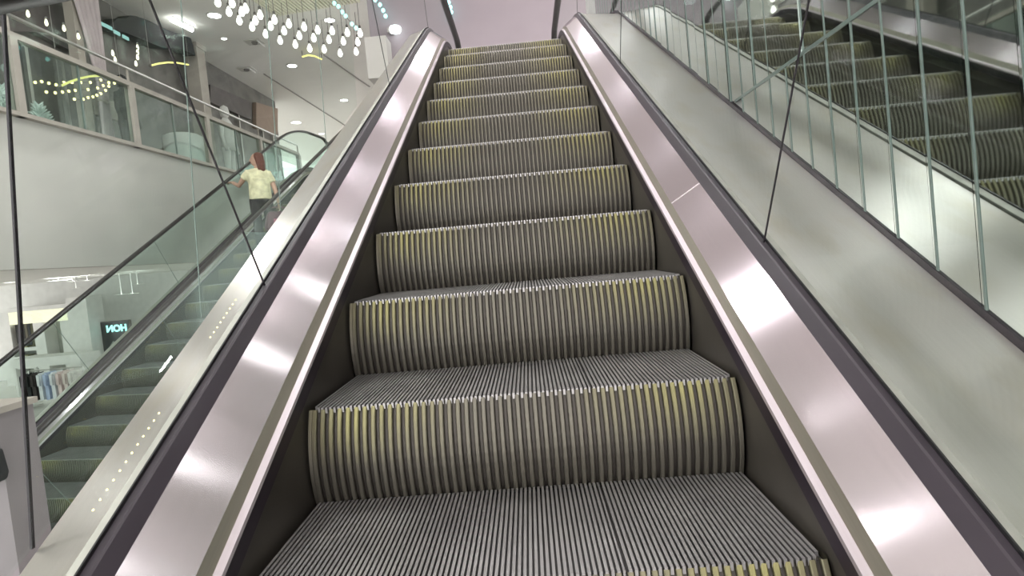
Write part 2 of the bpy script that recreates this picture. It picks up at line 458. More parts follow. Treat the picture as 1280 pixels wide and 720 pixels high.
for y0 in yj:
    y1 = y0 + W - .006
    b0 = zat1(y0) + .185; b1 = zat1(y1) + .185
    if max(b0, b1) < Zsplit - .02:
        strip(y0, y1, b0, Zsplit - .006, b1, random.uniform(-.004, .004), random.uniform(-.002, .002))
        strip(y0, y1, Zsplit + .006, 4.6, Zsplit + .006, random.uniform(-.004, .004), random.uniform(-.002, .002))
    else:
        strip(y0, y1, max(b0, Zsplit + .006), 4.6, max(b1, Zsplit + .006), random.uniform(-.004, .004), random.uniform(-.002, .002))
    # bright bevelled edge in each joint
    mb = MB(); yc = y1 + .003; za = zat1(yc) + .19
    mb.prism([(yc - .0024, za), (yc + .0024, za), (yc + .0024 + LEAN * (4.6 - za), 4.6), (yc - .0024 + LEAN * (4.6 - za), 4.6)], 'x', -.0025, .004)
    mb.build('edge_trim', M['edge'], mw)
MB().box((-.003, yj[0], Zsplit - .006), (.004, 1.23, Zsplit + .006)).build('joint_trim', M['edge'], mw)
mb = MB()
yy = [-1.6 + .2 * k for k in range(36)]
for a, b in zip(yy[:-1], yy[1:]):
    za, zb = zat1(a) + .178, zat1(b) + .178
    i = len(mb.v)
    mb.v += [(x, y, z + d) for y, z in ((a, za), (b, zb)) for x, d in ((-.006, 0), (.010, 0), (.010, .022), (-.006, .022))]
    for k in range(4): mb.f.append((i + k, i + (k + 1) % 4, i + 4 + (k + 1) % 4, i + 4 + k))
mb.build('base_channel', M['black'], mw)
struct('wall_right', MB().box((1.05, -3, -2.4), (1.25, 6, 5.9)), M['white'])

# ------------------------------------------------------------------ glass screen at the left deck edge
gs = empty('glass_screen', (-.832, 0, 0)); tag(gs, 'tall clear glass screen standing along the left edge of the steel deck', 'screen')
sj = [-1.6, -1.03, -.464, .1, .665, 1.23, 1.8]
for a, b in zip(sj[:-1], sj[1:]):
    sh = lambda y, z, y0: y + .1 * (z - zat1(y0) - .2)
    za, zb = zat1(a) + .19, zat1(b) + .19
    MB().prism([(a + .002, za), (b - .002, zb), (sh(b, 2.6, b) - .002, 2.6), (sh(a, 2.6, a) + .002, 2.6)], 'x', -.004, .004).build('glass_pane', M['screen'], gs)
for a in (-.464,):
    za = zat1(a) + .185
    MB().prism([(a - .003, za), (a + .003, za), (a + .003 + .1 * (2.6 - za), 2.6), (a - .003 + .1 * (2.6 - za), 2.6)], 'x', -.002, .002).build('joint_seal', M['black'], gs)
for a in (-1.03, .1, .665, 1.23):
    za = zat1(a) + .185
    MB().prism([(a - .001, za), (a + .001, za), (a + .001 + .1 * (2.6 - za), 2.6), (a - .001 + .1 * (2.6 - za), 2.6)], 'x', -.001, .001).build('joint_seal', M['edge'], gs)

# glowing beads modelled for warm lights reflected along the left steel deck
for seg, lab in (((.0, .14, 9), 'upper row of tiny yellow light reflections along the left steel deck'), ((-.42, -.22, 12), 'lower row of tiny yellow light reflections along the left steel deck')):
    y0, y1, n_ = seg; t = empty('reflection_row', (-.755, y0, zat1(y0) + .2)); tag(t, lab, 'light reflection')
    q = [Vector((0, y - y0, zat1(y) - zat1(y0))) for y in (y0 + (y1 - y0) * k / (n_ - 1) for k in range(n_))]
    MB().tube(q, .0003, 5).build('bead_line', M['cream'], t)
    for p in q: MB().lathe([(.0004, -.0022), (.0022, 0), (.0004, .0022)], tuple(p), 8).build('bulb', M['warm'], t, True)  # beads standing in for reflected lights

# ------------------------------------------------------------------ building shell
CZ = 5.9
struct('ceiling', MB().box((-12, -4.2, CZ), (6, 30, CZ + .2)), M['ceil'])
struct('floor', MB().box((-20, -10, Z_LO - .2), (6, 24, Z_LO - .02)), M['floor'])
FX = -5.88
struct('wall_fascia', MB().box((FX - .25, -3, .63), (FX, 18, 2.44)), M['fascia'])
struct('floor_upper', MB().box((-18, -3, .75), (FX - .25, 30, 2.38)), M['floor'])
struct('ceiling_lower', MB().box((-20, -3, .63), (FX - .25, 24, .75)), M['ceil'])
struct('floor_landing', MB().box((FX, 11.2, 1.9), (-2.6, 30, 2.34)), M['floor']); struct('floor_landing', MB().box((-2.6, 7.4, 1.9), (6, 30, 2.34)), M['floor'])
struct('wall_back', MB().box((-2.6, 9.6, 2.34), (6, 9.9, CZ)), M['wall'])
struct('wall_back_side', MB().box((-2.62, 9.2, 3.75), (-2.22, 9.6, 4.5)), M['fascia'])
struct('wall_far', MB().box((-18, 29, 2.38), (-2.95, 29.2, CZ)), M['ceil'])
struct('wall_store', MB().box((-20, 16, Z_LO), (FX - .3, 16.2, .63)), M['white'])
struct('wall_shopfront', MB().box((-8.1, 0, 2.38), (-7.8, 17.2, CZ)), M['dark'])

# ------------------------------------------------------------------ lights
def lamp(loc, r, m, nm, label, cat='ceiling light', group=None):
    t = empty(nm, loc); tag(t, label, cat, group)
    MB().lathe([(r, -.012), (r * 1.25, -.012), (r * 1.3, 0), (r, 0), (r, -.012)], n=20, caps=False).build('rim', M['white'], t, True)
    MB().lathe([(.001, -.008), (r * .98, -.008), (r * .98, -.004), (.001, -.004)], n=20).build('diffuser', m, t)
    return t
for y in (-.72, .45, 2.05, 3.3, 4.54, 5.96, 7.42):
    for x in (.05,):
        lamp((x, y, CZ - .001), .13, M['led'] if y < 4 else M['led5'], 'ceiling_lamp', 'round ceiling lamp in the row above the long escalator', group='ceiling lamps above the escalator')

def axis_bar(name, a, b, t, m, parent=None, n=4):
    return MB().tube([a, b], t, n).build(name, m, parent)

# downlights of the atrium ceiling
for px, py, r, lab in ((268, 19, .13, 'large round downlight in the ceiling left of the hanging bulbs'),
                       (280, 48, .06, 'small round downlight just below the large one left of the bulbs'),
                       (412, 25, .11, 'round downlight in the ceiling above the middle of the bulb cluster'),
                       (365, 82, .12, 'round downlight in the ceiling right below the bulb cluster'),
                       (430, 125, .12, 'round downlight in the ceiling near the wall corner'),
                       (370, 153, .17, 'large downlight of the pair low above the far newel'),
                       (402, 167, .11, 'smaller far downlight low above the curved handrail'),
                       (238, 55, .07, 'tiny downlight beside the shopfront edge')):
    p = on_z(px, py, CZ - .001); lamp(p, r, M['led2'], 'ceiling_downlight', lab, 'downlight', 'downlights in the atrium ceiling')
# lamps added out of view to make bright bands on the right deck
for y in (.41, 2.16, 4.72):
    lamp((-5, y, CZ - .001), .13 if y < 4 else .17, M['led4'] if y < 4 else M['led6'], 'ceiling_lamp', 'added round highlight lamp in the row over the second escalator', group='added highlight lamps above the second escalator')  # added lamps, sharing the ceiling_lamp name
lamp((-2, 2.56, CZ - .001), .15, M['led6'], 'ceiling_lamp', 'single added highlight lamp under the ceiling between the two escalators')  # extra lamp added to strengthen one highlight band on the right deck
for x, lab in ((-9.6, 'added long linear fill light over the shop floor'),):  # unseen light added to brighten the decks and ceiling
    t = empty('linear_fill_light', (x, 0, CZ)); tag(t, lab, 'ceiling light')
    MB().box((-.14, -6, -.06), (.14, 6.5, -.001)).build('housing', M['white'], t); MB().box((-.11, -5.95, -.066), (.11, 6.45, -.061)).build('diffuser', M['led3'], t)
# strip light
a, b = on_z(214, 24, CZ - .06), on_z(240, 37, CZ - .06)
t = empty('strip_light', (a + b) / 2); tag(t, 'short bright strip light where the ceiling meets the shopfront', 'strip light')
d = (b - a) / 2; axis_bar('housing', -d + Vector((0, 0, .03)), d + Vector((0, 0, .03)), .06, M['white'], t); axis_bar('tube', -d, d, .05, M['led2'], t, 10)
# recessed square spots with a bright flap
for px, py, lab in ((308, 86, 'lower square recessed spot with a white open flap'), (318, 52, 'upper square recessed spot nearest the bulbs')):
    p = on_z(px, py, CZ); t = empty('recessed_spot', p); tag(t, lab, 'spotlight', 'square recessed spots')
    MB().box((-.2, -.16, -.02), (.2, .16, -.002)).build('housing', M['fascia'], t)
    o = MB().box((-.03, -.16, -.02), (.03, .16, .0)).build('flap', M['flap'], t); o.location = (.16, 0, -.05); o.rotation_euler = (0, .9, 0)
    MB().lathe([(.06, -.06), (.075, -.02)], n=14).build('lamp_head', M['dark'], t)
# ceiling shadow gaps
for i, (p, q) in enumerate((((330, 92), (432, 157)), ((405, 68), (462, 108)))):
    a, b = on_z(*p, CZ), on_z(*q, CZ)
    o = axis_bar('trim_%d' % (i + 1), a, b, .03, M['gap']); o['kind'] = 'structure'
# ribbed cream ceiling panel
a, b = on_z(345, 21, CZ - .1), on_z(452, 3, CZ - .1)
t = empty('ceiling_panel', a); tag(t, 'cream ribbed lamella panel in the ceiling above the bulbs', 'ceiling panel')
dx = (b - a); nb = 26; nrm = Vector((dx.y, -dx.x, 0)).normalized(); mb = MB()
for k in range(nb):
    p = dx * (k / nb); q = dx * ((k + .6) / nb); r_ = nrm * 2.2
    i = len(mb.v)
    for z in (0, .08): mb.v += [tuple(v + Vector((0, 0, z))) for v in (p, q, q + r_, p + r_)]
    for f in ((3, 2, 1, 0), (4, 5, 6, 7), (0, 1, 5, 4), (1, 2, 6, 5), (2, 3, 7, 6), (3, 0, 4, 7)): mb.f.append(tuple(i + j for j in f))
mb.build('lamellas', M['cream'], t)
mb = MB(); mb.v = [tuple(v + Vector((0, 0, z))) for z in (.08, .095) for v in (Vector(), dx, dx + nrm * 2.2, nrm * 2.2)]
mb.f = [(3, 2, 1, 0), (4, 5, 6, 7), (0, 1, 5, 4), (1, 2, 6, 5), (2, 3, 7, 6), (3, 0, 4, 7)]; mb.build('backing', M['white'], t)

# hanging bulbs
rows = [[(299, 24), (315, 32), (332, 41), (350, 49), (369, 54), (387, 59), (405, 60), (425, 65), (445, 63)],
        [(286, 13), (302, 13), (319, 24), (338, 31), (355, 37), (374, 43), (392, 46), (411, 48), (429, 50), (447, 51)],
        [(272, 1), (290, 2), (307, 9), (325, 17), (343, 23), (361, 28), (380, 32), (397, 36), (415, 37), (434, 39), (450, 40)]]
bz = CZ - .62
proto = None
for r_ in rows:
    for px, py in r_:
        p = on_z(px, py, bz)
        if proto is None:
            proto = empty('pendant_bulb', p); tag(proto, 'glowing white teardrop bulb hanging in the cluster under the ceiling', 'pendant bulb', 'hanging bulbs')
            MB().lathe([(.004, -.11), (.03, -.1), (.052, -.06), (.055, -.03), (.042, .01), (.024, .05), (.018, .07)], n=14).build('bulb', M['bulb'], proto, True)
            MB().lathe([(.02, .068), (.026, .07), (.026, .125), (.012, .14)], n=12).build('cap', M['dark'], proto, True)
            MB().lathe([(.006, .135), (.006, .62)], n=6).build('cord', M['dark'], proto)
        else:
            c = copy_tree(proto); c.location = p

# glowing beads modelled for cold lights reflected in the glass, near the pale wall
for pts, lab in (([(469, 0), (475, 6), (479, 13), (482, 20)], 'short row of cold white light reflections high on the pale wall'),
                 ([(418, 4), (423, 8), (428, 15), (432, 20), (440, 30), (445, 35)], 'row of white light reflections running past the hanging bulbs'),
                 ([(486, 80), (485, 90), (486, 98), (486, 106)], 'row of cyan light reflections low beside the deck end'),
                 ([(561, 3), (563, 9), (564, 15), (562, 19)], 'row of tiny light reflections beside the left newel')):
    ps = [on_y(x, y, 9.5) for x, y in pts]
    t = empty('reflection_row', ps[0]); tag(t, lab, 'light reflection')
    MB().tube([p - ps[0] for p in ps], .008, 5).build('bead_line', M['dark'], t)
    for p in ps: MB().lathe([(.003, -.045), (.03, -.025), (.036, 0), (.03, .025), (.003, .045)], tuple(p - ps[0]), 10).build('bulb', M['cyan'], t, True)
p = on_y(494, 37, 9.45); t = empty('wall_spotlight', p); tag(t, 'single bright cold spotlight on the pale wall left of the newel', 'spotlight')
MB().lathe([(.01, -.08), (.1, -.05), (.12, 0), (.1, .05), (.01, .08)], n=12).build('lens', M['spot'], t, True); MB().box((-.15, -.02, -.04), (-.05, .15, .04)).build('bracket', M['steel'], t)

# ------------------------------------------------------------------ balcony railing
RX = FX + .03
t = empty('balcony_railing', (RX, 3, 2.44)); tag(t, 'beige-posted glass balcony railing on the upper floor edge', 'railing')
py_ = [1.2, 3.25, 5.3, 7.3, 9.35, 11.5, 13.7]
for y in py_:
    MB().box((-.05, y - 3 - .05, 0), (.05, y - 3 + .05, .95)).build('post', M['post'], t)
    MB().box((-.012, y - 3 - .012, .95), (.012, y - 3 + .012, 1.2)).build('stanchion', M['post'], t)
MB().box((-.045, py_[0] - 3, .93), (.045, py_[-1] - 3, 1.0)).build('middle_rail', M['post'], t)
MB().tube([(0, py_[0] - 3, 1.21), (0, py_[-1] - 3, 1.21)], .024, 10).build('top_rail', M['steel'], t)
MB().box((-.06, py_[0] - 3, 0), (.06, py_[-1] - 3, .05)).build('bottom_rail', M['post'], t)
for a, b in zip(py_[:-1], py_[1:]):
    MB().box((-.006, a - 3 + .05, .05), (.006, b - 3 - .05, .93)).build('glass_panel', M['rail_glass'], t)
    m_ = (a + b) / 2 - 3
    MB().box((-.01, m_ - .012, .05), (.01, m_ + .012, .93)).build('mullion', M['edge'], t)

# ------------------------------------------------------------------ upstairs shop
SX = -7.8
def upright(name, px, py, x, wy, wx, z0, z1, m, lab, cat):
    p = on_x(px, py, x); t = empty(name, (x, p.y, z0)); tag(t, lab, cat)
    h = z1 - z0
    MB().box((-wx / 2, -wy / 2, .12), (wx / 2, wy / 2, h - .1)).build('shaft', m, t)
    MB().box((-wx / 2 - .03, -wy / 2 - .03, 0), (wx / 2 + .03, wy / 2 + .03, .12)).build('base', m, t)
    MB().box((-wx / 2 - .03, -wy / 2 - .03, h - .1), (wx / 2 + .03, wy / 2 + .03, h)).build('capital', m, t)
upright('shop_column', 93, 40, -7.4, .16, .16, 2.38, CZ, M['post'], 'slim pale column in front of the dark shop, left of the curtain', 'column')
upright('shop_column', 246, 90, -7.5, .34, .3, 2.38, CZ, M['post'], 'broad beige column at the end of the dark awning', 'column')
# pale tied curtain
p = on_x(117, 40, -7.3); t = empty('curtain', (-7.3, p.y, 2.4)); tag(t, 'pale tied curtain hanging between the column and the dark awning', 'curtain')
mb = MB(); n = 15; zz = [0, .3, .8, 1.3, 1.8, 2.4, 3.0, 3.45]; ww = [.38, .32, .22, .18, .26, .42, .6, .75]
for z, w_ in zip(zz, ww):
    for k in range(n): mb.v.append((.05 * math.sin(k * 2.1), (k / (n - 1) - .5) * w_ - .12 * (z > 2) * (z - 2), z))
for j in range(len(zz) - 1):
    for k in range(n - 1): mb.f.append((j * n + k, j * n + k + 1, (j + 1) * n + k + 1, (j + 1) * n + k))
o = mb.build('drape', M['fabric_pale'], t, True); o.modifiers.new('s', 'SOLIDIFY').thickness = .02
MB().tube([(0, -.13, 1.25), (.07, 0, 1.22), (0, .13, 1.25)], .03, 8).build('tie_band', M['post'], t)
# dark draped awning
def poly_px(name, pts, x, th, m, lab, cat, z=None):
    ps = [on_x(px, py, x) for px, py in pts]; c = sum(ps, Vector()) / len(ps)
    mb = MB(); mb.prism([(p.y - c.y, p.z - c.z) for p in ps], 'x', -th / 2, th / 2)
    return c, mb
c, mb = poly_px('awning', [(126, 36), (138, 24), (150, 24), (155, 20), (163, 21), (180, 27), (205, 40), (232, 48), (238, 70), (220, 62), (195, 60), (175, 52), (150, 42)], -7.45, .25, None, '', '')
t = empty('awning', c); tag(t, 'black draped awning hanging over the upstairs shopfront', 'awning')
mb.build('cloth', M['cloth_dark'], t)
for px, py in ((128, 30), (136, 34), (146, 41), (157, 47)):
    p = on_x(px, py, -7.3) - c; MB().box((p.x - .01, p.y - .08, p.z - .03), (p.x + .01, p.y + .08, p.z + .03)).build('trim_light', M['cyan_dim'], t)
# big pale display panels and a dark figure stand in the shop
for pts, x, m, lab in (([(114, 122), (150, 130), (150, 152), (114, 143)], -7.45, M['post'], 'low beige display panel behind the railing glass'),
                       ([(0, 8), (60, 4), (88, 14), (88, 66), (40, 40), (0, 40)], SX + .065, M['panel_dark'], 'dark brown display panel at the far left of the shop'),
                       ([(318, 128), (345, 136), (345, 168), (318, 160)], SX + .065, M['brown'], 'brown poster panel at the far end of the shopfront'),
                       ([(260, 106), (312, 128), (312, 150), (260, 128)], SX + .065, M['panel_dark'], 'grey display window beyond the broad column')):
    c, mb = poly_px('', pts, x, .12, None, '', ''); t = empty('display_board', c); tag(t, lab, 'display board')
    mb.build('board', m, t)
    zs = [v[2] for v in mb.v]; yc = sum(v[1] for v in mb.v) / len(mb.v)
    for q in (-.35, .35): MB().box((-.03, yc + q - .03, 2.385 - c.z), (.03, yc + q + .03, min(zs) + .08)).build('leg', M['steel'], t)
def mannequin(px, py, x, h, m, lab):
    p = on_x(px, py, x); t = empty('mannequin', (x, p.y, 2.38)); tag(t, lab, 'mannequin'); s_ = h / 1.75
    mb = MB(); L = lambda *a: [(u[0] * s_, u[1] * s_, u[2] * s_) for u in a]
    mb.tube(L((0, .09, 0.03), (0, .09, .5), (0, .08, .9)), [.04 * s_, .055 * s_, .085 * s_], 10); mb.tube(L((0, -.09, 0.03), (0, -.09, .5), (0, -.08, .9)), [.04 * s_, .055 * s_, .085 * s_], 10)
    mb.tube(L((0, 0, .85), (0, 0, 1.05), (0, 0, 1.3), (0, 0, 1.42), (0, 0, 1.5)), [.14 * s_, .12 * s_, .16 * s_, .1 * s_, .05 * s_], 12)
    for q in (-1, 1): mb.tube(L((0, .16 * q, 1.38), (.02, .23 * q, 1.1), (.08, .22 * q, .82)), [.05 * s_, .04 * s_, .028 * s_], 8)
    mb.build('figure', m, t, True)
    MB().lathe([(.02 * s_, 1.48 * s_), (.075 * s_, 1.53 * s_), (.09 * s_, 1.62 * s_), (.07 * s_, 1.71 * s_), (.01, 1.75 * s_)], n=12).build('head', m, t, True)
    MB().lathe([(.2, 0), (.2, .03)], n=16).build('base', M['steel'], t)
mannequin(157, 140, -7.0, 1.75, M['cloth_dark'], 'dark mannequin behind the railing post in the shop')
mannequin(279, 130, -7.2, 2.2, M['white'], 'tall white mannequin beyond the broad beige column')
# round white drum
p = on_x(226, 150, -7.0); t = empty('display_drum', (-7.0, p.y, 2.38)); tag(t, 'pale cylindrical display drum behind the railing near the beige column', 'display drum')
MB().lathe([(.42, 0), (.42, .08)], n=28).build('plinth', M['post'], t, True); MB().lathe([(.38, .08), (.38, .95), (.3, 1.0)], n=28).build('drum', M['white'], t, True)
# spiky white tinsel trees
for px, lab, h in ((5, 'white tinsel tree at the picture edge behind the railing', .62), (46, 'white tinsel tree right of the first railing post', .5)):
    p = on_x(px, 120, -6.35); t = empty('tinsel_tree', (-6.35, p.y, 2.38)); tag(t, lab, 'tinsel tree')
    mb = MB(); rnd = random.Random(px)
    for k in range(150):
        z = h * (.15 + .8 * rnd.random()); a = rnd.random() * 2 * PI; r0 = (h - z) * .5 + .04
        mb.tube([(0, 0, z - .03), (r0 * math.cos(a), r0 * math.sin(a), z + rnd.uniform(-.02, .07))], [.035, .003], 4)
    mb.build('needles', M['tinsel'], t); MB().lathe([(.03, 0), (.015, h * .9)], n=8).build('trunk', M['white'], t); MB().lathe([(.13, 0), (.1, .06)], n=12).build('stand', M['post'], t)
# beads modelled for reflected warm bulbs, and glowing yellow arcs
pts = [(44, 103), (52, 102), (61, 104), (70, 106), (80, 103), (90, 103), (101, 103), (113, 103), (126, 100), (136, 103)], [(58, 115), (69, 116), (78, 115), (86, 114), (94, 113), (110, 112), (122, 110), (129, 107), (136, 104)], [(93, 124), (104, 124), (110, 122), (116, 121), (121, 119), (126, 117), (132, 113), (136, 108), (143, 104)]
for r_, lab in zip(pts, ('topmost row of warm light reflections behind the railing glass', 'middle row of warm light reflections behind the railing glass', 'lowest row of warm light reflections, rising to the right behind the railing glass')):
    ps = [on_x(x, y, -6.7) for x, y in r_]; t = empty('warm_reflection_row', ps[0]); tag(t, lab, 'light reflection')
    MB().tube([p - ps[0] for p in ps], .006, 5).build('bead_line', M['dark'], t)
    for p in ps: MB().lathe([(.003, -.022), (.016, -.012), (.02, 0), (.016, .012), (.003, .022)], tuple(p - ps[0]), 8).build('bulb', M['warm'], t, True)  # beads standing in for reflected bulbs
p_ = [on_x(x, y, -6.9) for x, y in ((141, 67), (144, 75), (172, 60), (172, 66), (172, 72), (170, 80), (98, 46), (80, 36), (58, 29), (35, 18))]
for p, lab in zip(p_, ('warm bulb beside the curtain tie', 'warm bulb just below another beside the curtain', 'topmost warm bulb hanging under the awning', 'second warm bulb under the awning', 'third warm bulb under the awning', 'lowest warm bulb under the awning', 'bulb in front of the slim column', 'bulb left of the slim column', 'bulb above the railing in the dark shop', 'bulb nearest the picture corner in the shop')):
    t = empty('shop_bulb', p); tag(t, lab, 'bulb', 'loose bulbs in the upstairs shop')
    MB().lathe([(.003, -.045), (.02, -.025), (.023, 0), (.018, .03), (.01, .06)], n=10).build('glass', M['warm2'], t, True); MB().lathe([(.013, .058), (.016, .06), (.016, .09), (.004, .1)], n=8).build('cap', M['dark'], t)
for r_, lab in (([(75, 108), (88, 102), (100, 98), (112, 95.5), (126, 94.5), (140, 95.5), (150, 97)], 'long yellow glowing arc across the railing glass'),
                ([(188, 82), (198, 79.5), (210, 78), (222, 78.5), (236, 81)], 'short yellow glowing arc in front of the dark awning')):
    ps = [on_x(x, y, -6.6) for x, y in r_]; t = empty('neon_arc', ps[0]); tag(t, lab, 'neon tube')
    MB().tube([p - ps[0] for p in ps], .016, 8).build('tube', M['yellow'], t, True)
    for p in (ps[0], ps[-1]):
        MB().lathe([(.02, -.02), (.024, 0), (.02, .02)], tuple(p - ps[0]), 8).build('end_cap', M['dark'], t); MB().lathe([(.003, 0), (.003, CZ - p.z)], tuple(p - ps[0]), 5).build('hanger', M['steel'], t)
ps = [on_z(x, y, CZ - .15) for x, y in ((378, 71), (385, 69), (393, 70), (402, 74))]
t = empty('neon_arc', ps[0]); tag(t, 'small yellow glowing arc on the ceiling below the bulbs', 'neon tube')
MB().tube([p - ps[0] for p in ps], .022, 8).build('tube', M['yellow'], t, True)
for p in (ps[0], ps[-1]): MB().lathe([(.012, 0), (.012, .15)], tuple(p - ps[0]), 8).build('hanger', M['dark'], t)

# ------------------------------------------------------------------ downstairs store
for px, py, r, lab in ((73, 350, .2, 'large round store ceiling light, first of the group of three'), (91, 351, .09, 'store ceiling light in the middle of the group of three'), (109, 350, .09, 'store ceiling light at the right of the group of three'),
                   (95, 360, .1, 'low store ceiling light under the group of three'), (152, 369, .11, 'left light of the pair above the store screen'), (166, 369, .11, 'right light of the pair above the store screen'), (12, 353, .1, 'store ceiling light at the picture edge'), (172, 355, .1, 'store ceiling light beside the handrail')):
    z = .63 if py < 357 else .25
    dd = 13.0 if py < 357 else 14.5
    p = CAM + ray(px, py) * dd; p.z = max(p.z, .1)
    if p.z < .6:
        t = lamp(p, r, M['led2'], 'store_light', lab, 'ceiling light')
        MB().lathe([(.012, 0), (.012, .63 - p.z)], n=6).build('drop_rod', M['steel'], t)
    else:
        p.z = .629; lamp(p, r, M['led2'], 'store_light', lab, 'ceiling light')
YS = 15.0
def sbox(name, a, b, y, dep, m, parent, c):
    p, q = on_y(*a, y) - c, on_y(*b, y) - c
    return MB().box((p.x, p.y, q.z), (q.x, p.y + dep, p.z)).build(name, m, parent)
# lit shelving niche
c = on_y(50, 430, YS); t = empty('wall_shelving', (c.x, c.y, Z_LO)); tag(t, 'lit wall shelving with a warm light strip along its top', 'shelving'); c = Vector(t.location)
sbox('back_panel', (12, 401), (88, 470), YS + .45, .04, M['grey_panel'], t, c)
sbox('light_strip', (10, 391), (88, 400), YS, .1, M['cove'], t, c)
sbox('canopy', (8, 386), (90, 391), YS, .5, M['white'], t, c)
for y_ in (436, 447, 458): sbox('shelf', (14, y_), (52, y_ + 1.4), YS, .4, M['white'], t, c)
for x_ in (10, 52, 86): sbox('upright', (x_, 391), (x_ + 2, 497), YS, .45, M['white'], t, c)
sbox('rod', (24, 403), (52, 404), YS + .15, .03, M['steel'], t, c)
cols = [(.03, .03, .03), (.1, .09, .08), (.05, .05, .05), (.14, .13, .1), (.04, .045, .05), (.1, .1, .06), (.03, .03, .035)]
for k, cc in enumerate(cols):
    a = on_y(25 + k * 3.8, 404, YS + .15); t = empty('hanging_garment', a)
    tag(t, '%s garment hanging in the lit wall shelving' % ('first', 'second', 'third', 'fourth', 'fifth', 'sixth', 'last')[k] + ' from the left', 'garment', 'garments in the lit wall shelving')
    m = mat('cloth_%d' % k, cc, .9)
    MB().prism([(-.015, 0), (.015, 0), (.04, -.06), (.037, -.6 - .04 * (k % 3)), (-.037, -.6 - .04 * (k % 3)), (-.04, -.06)], 'y', -.14, .14).build('cloth', m, t)
    MB().tube([(0, 0, 0), (0, 0, .03)], .008, 6).build('hook', M['steel'], t)
for k, (x0, y0, cc, lab) in enumerate(((27, 437, (.5, .45, .2), 'folded olive stack on the top shelf of the wall shelving'), (38, 437, (.3, .3, .26), 'folded grey stack on the top shelf of the wall shelving'), (28, 448, (.42, .4, .25), 'folded sand stack on the middle shelf'), (40, 448, (.2, .2, .2), 'folded charcoal stack on the middle shelf'))):
    a = on_y(x0 + 4, y0 - .4, YS + .05); t = empty('folded_stack', a); tag(t, lab, 'folded clothes')
    for j in range(2): MB().box((-.09, 0, .002 + j * .045), (.09, .25, .042 + j * .045)).build('folded_layer', mat('fold_%d_%d' % (k, j), tuple(v * (1 - .15 * j) for v in cc), .9), t)
# white pillar and wall screen
c = on_y(104, 440, 14.4); t = empty('store_pillar', (c.x, c.y, Z_LO)); tag(t, 'white square pillar between the shelving and the screen', 'pillar')
MB().box((-.3, -.02, .1), (.3, .6, 2.5)).build('shaft', M['white'], t); MB().box((-.33, -.05, 0), (.33, .63, .1)).build('plinth', M['white'], t)
p0, p1 = on_y(125, 404, 14.8), on_y(166, 446, 14.8); c = (p0 + p1) / 2; t = empty('wall_screen', c); tag(t, 'dark wall screen with glowing pale cyan letters', 'screen')
hw, hh = (p1.x - p0.x) / 2, (p0.z - p1.z) / 2
MB().box((-hw, 0, -hh), (hw, .06, hh)).build('screen_panel', M['screen_dark'], t)
MB().box((-hw - .03, .01, -hh - .03), (hw + .03, .09, hh + .03)).build('frame', M['dark'], t)
MB().box((-.1, .06, -.1), (.1, 1.2, .1)).build('bracket', M['steel'], t)
fc = bpy.data.curves.new('lettering', 'FONT'); fc.body = 'HON'; fc.size = .27; fc.extrude = .004; fc.align_x = 'CENTER'; fc.offset = .012
fo = bpy.data.objects.new('lettering', fc); COL.objects.link(fo); fo.parent = t; fo.location = (.06, -.012, hh - .28); fo.rotation_euler = (PI / 2, 0, 0); fo.scale = (-1, 1, 1); fc.materials.append(M['cyan'])
bpy.context.view_layer.update()
me_ = bpy.data.meshes.new_from_object(fo.evaluated_get(bpy.context.evaluated_depsgraph_get())); mtx = fo.matrix_basis.copy(); bpy.data.objects.remove(fo)
fo = bpy.data.objects.new('lettering', me_); COL.objects.link(fo); fo.parent = t; fo.matrix_basis = mtx; me_.materials.clear(); me_.materials.append(M['cyan'])
MB().prism([(-.36, -.34), (-.1, -.02), (.02, -.1), (-.2, -.34)], 'y', -.008, -.002).build('picture_figure', M['grey_panel'], t)
# white table and clothes rail in front
c = on_y(58, 455, 13.0); t = empty('display_table', (c.x, c.y, Z_LO)); tag(t, 'white display table in front of the lit wall shelving', 'table'); c = Vector(t.location)
sbox('table_top', (14, 450), (101, 454), 13.0, .7, M['white'], t, c)
a, b = on_y(14, 454, 13.0) - c, on_y(101, 454, 13.0) - c
for x_ in (a.x + .05, b.x - .05):
    for y_ in (.05, .65): MB().box((x_ - .03, y_ - .03, 0), (x_ + .03, y_ + .03, a.z)).build('leg', M['white'], t)
c = on_y(62, 465, 11.6); t = empty('clothes_rail', (c.x, c.y, Z_LO)); tag(t, 'clothes rail carrying dark, white and pink tops', 'clothes rail'); c = Vector(t.location)
a, b = on_y(36, 466, 11.6) - c, on_y(104, 462, 11.6) - c; zr = a.z + .04
MB().tube([(a.x, 0, zr), (b.x, 0, zr)], .015, 8).build('rail', M['steel'], t)
for x_ in (a.x, b.x):
    MB().tube([(x_, 0, .02), (x_, 0, zr)], .015, 8).build('upright', M['steel'], t); MB().box((x_ - .02, -.25, 0), (x_ + .02, .25, .03)).build('foot', M['steel'], t)
tops = [(31, (.03, .026, .028)), (37.5, (.02, .02, .022)), (44, (.045, .035, .035)), (52, (.75, .76, .8)), (60, (.45, .52, .72)), (68, (.74, .75, .8)), (76, (.75, .6, .6)), (84, (.78, .66, .64)), (91, (.74, .7, .68))]
nm_ = ['black top first on the clothes rail', 'second black top on the clothes rail', 'dark brown top third on the clothes rail', 'white top next to the dark ones on the clothes rail', 'pale blue top on the clothes rail', 'white top right of the pale blue one', 'pink top right of the whites on the rail', 'lighter pink top on the clothes rail', 'off-white top last on the clothes rail']
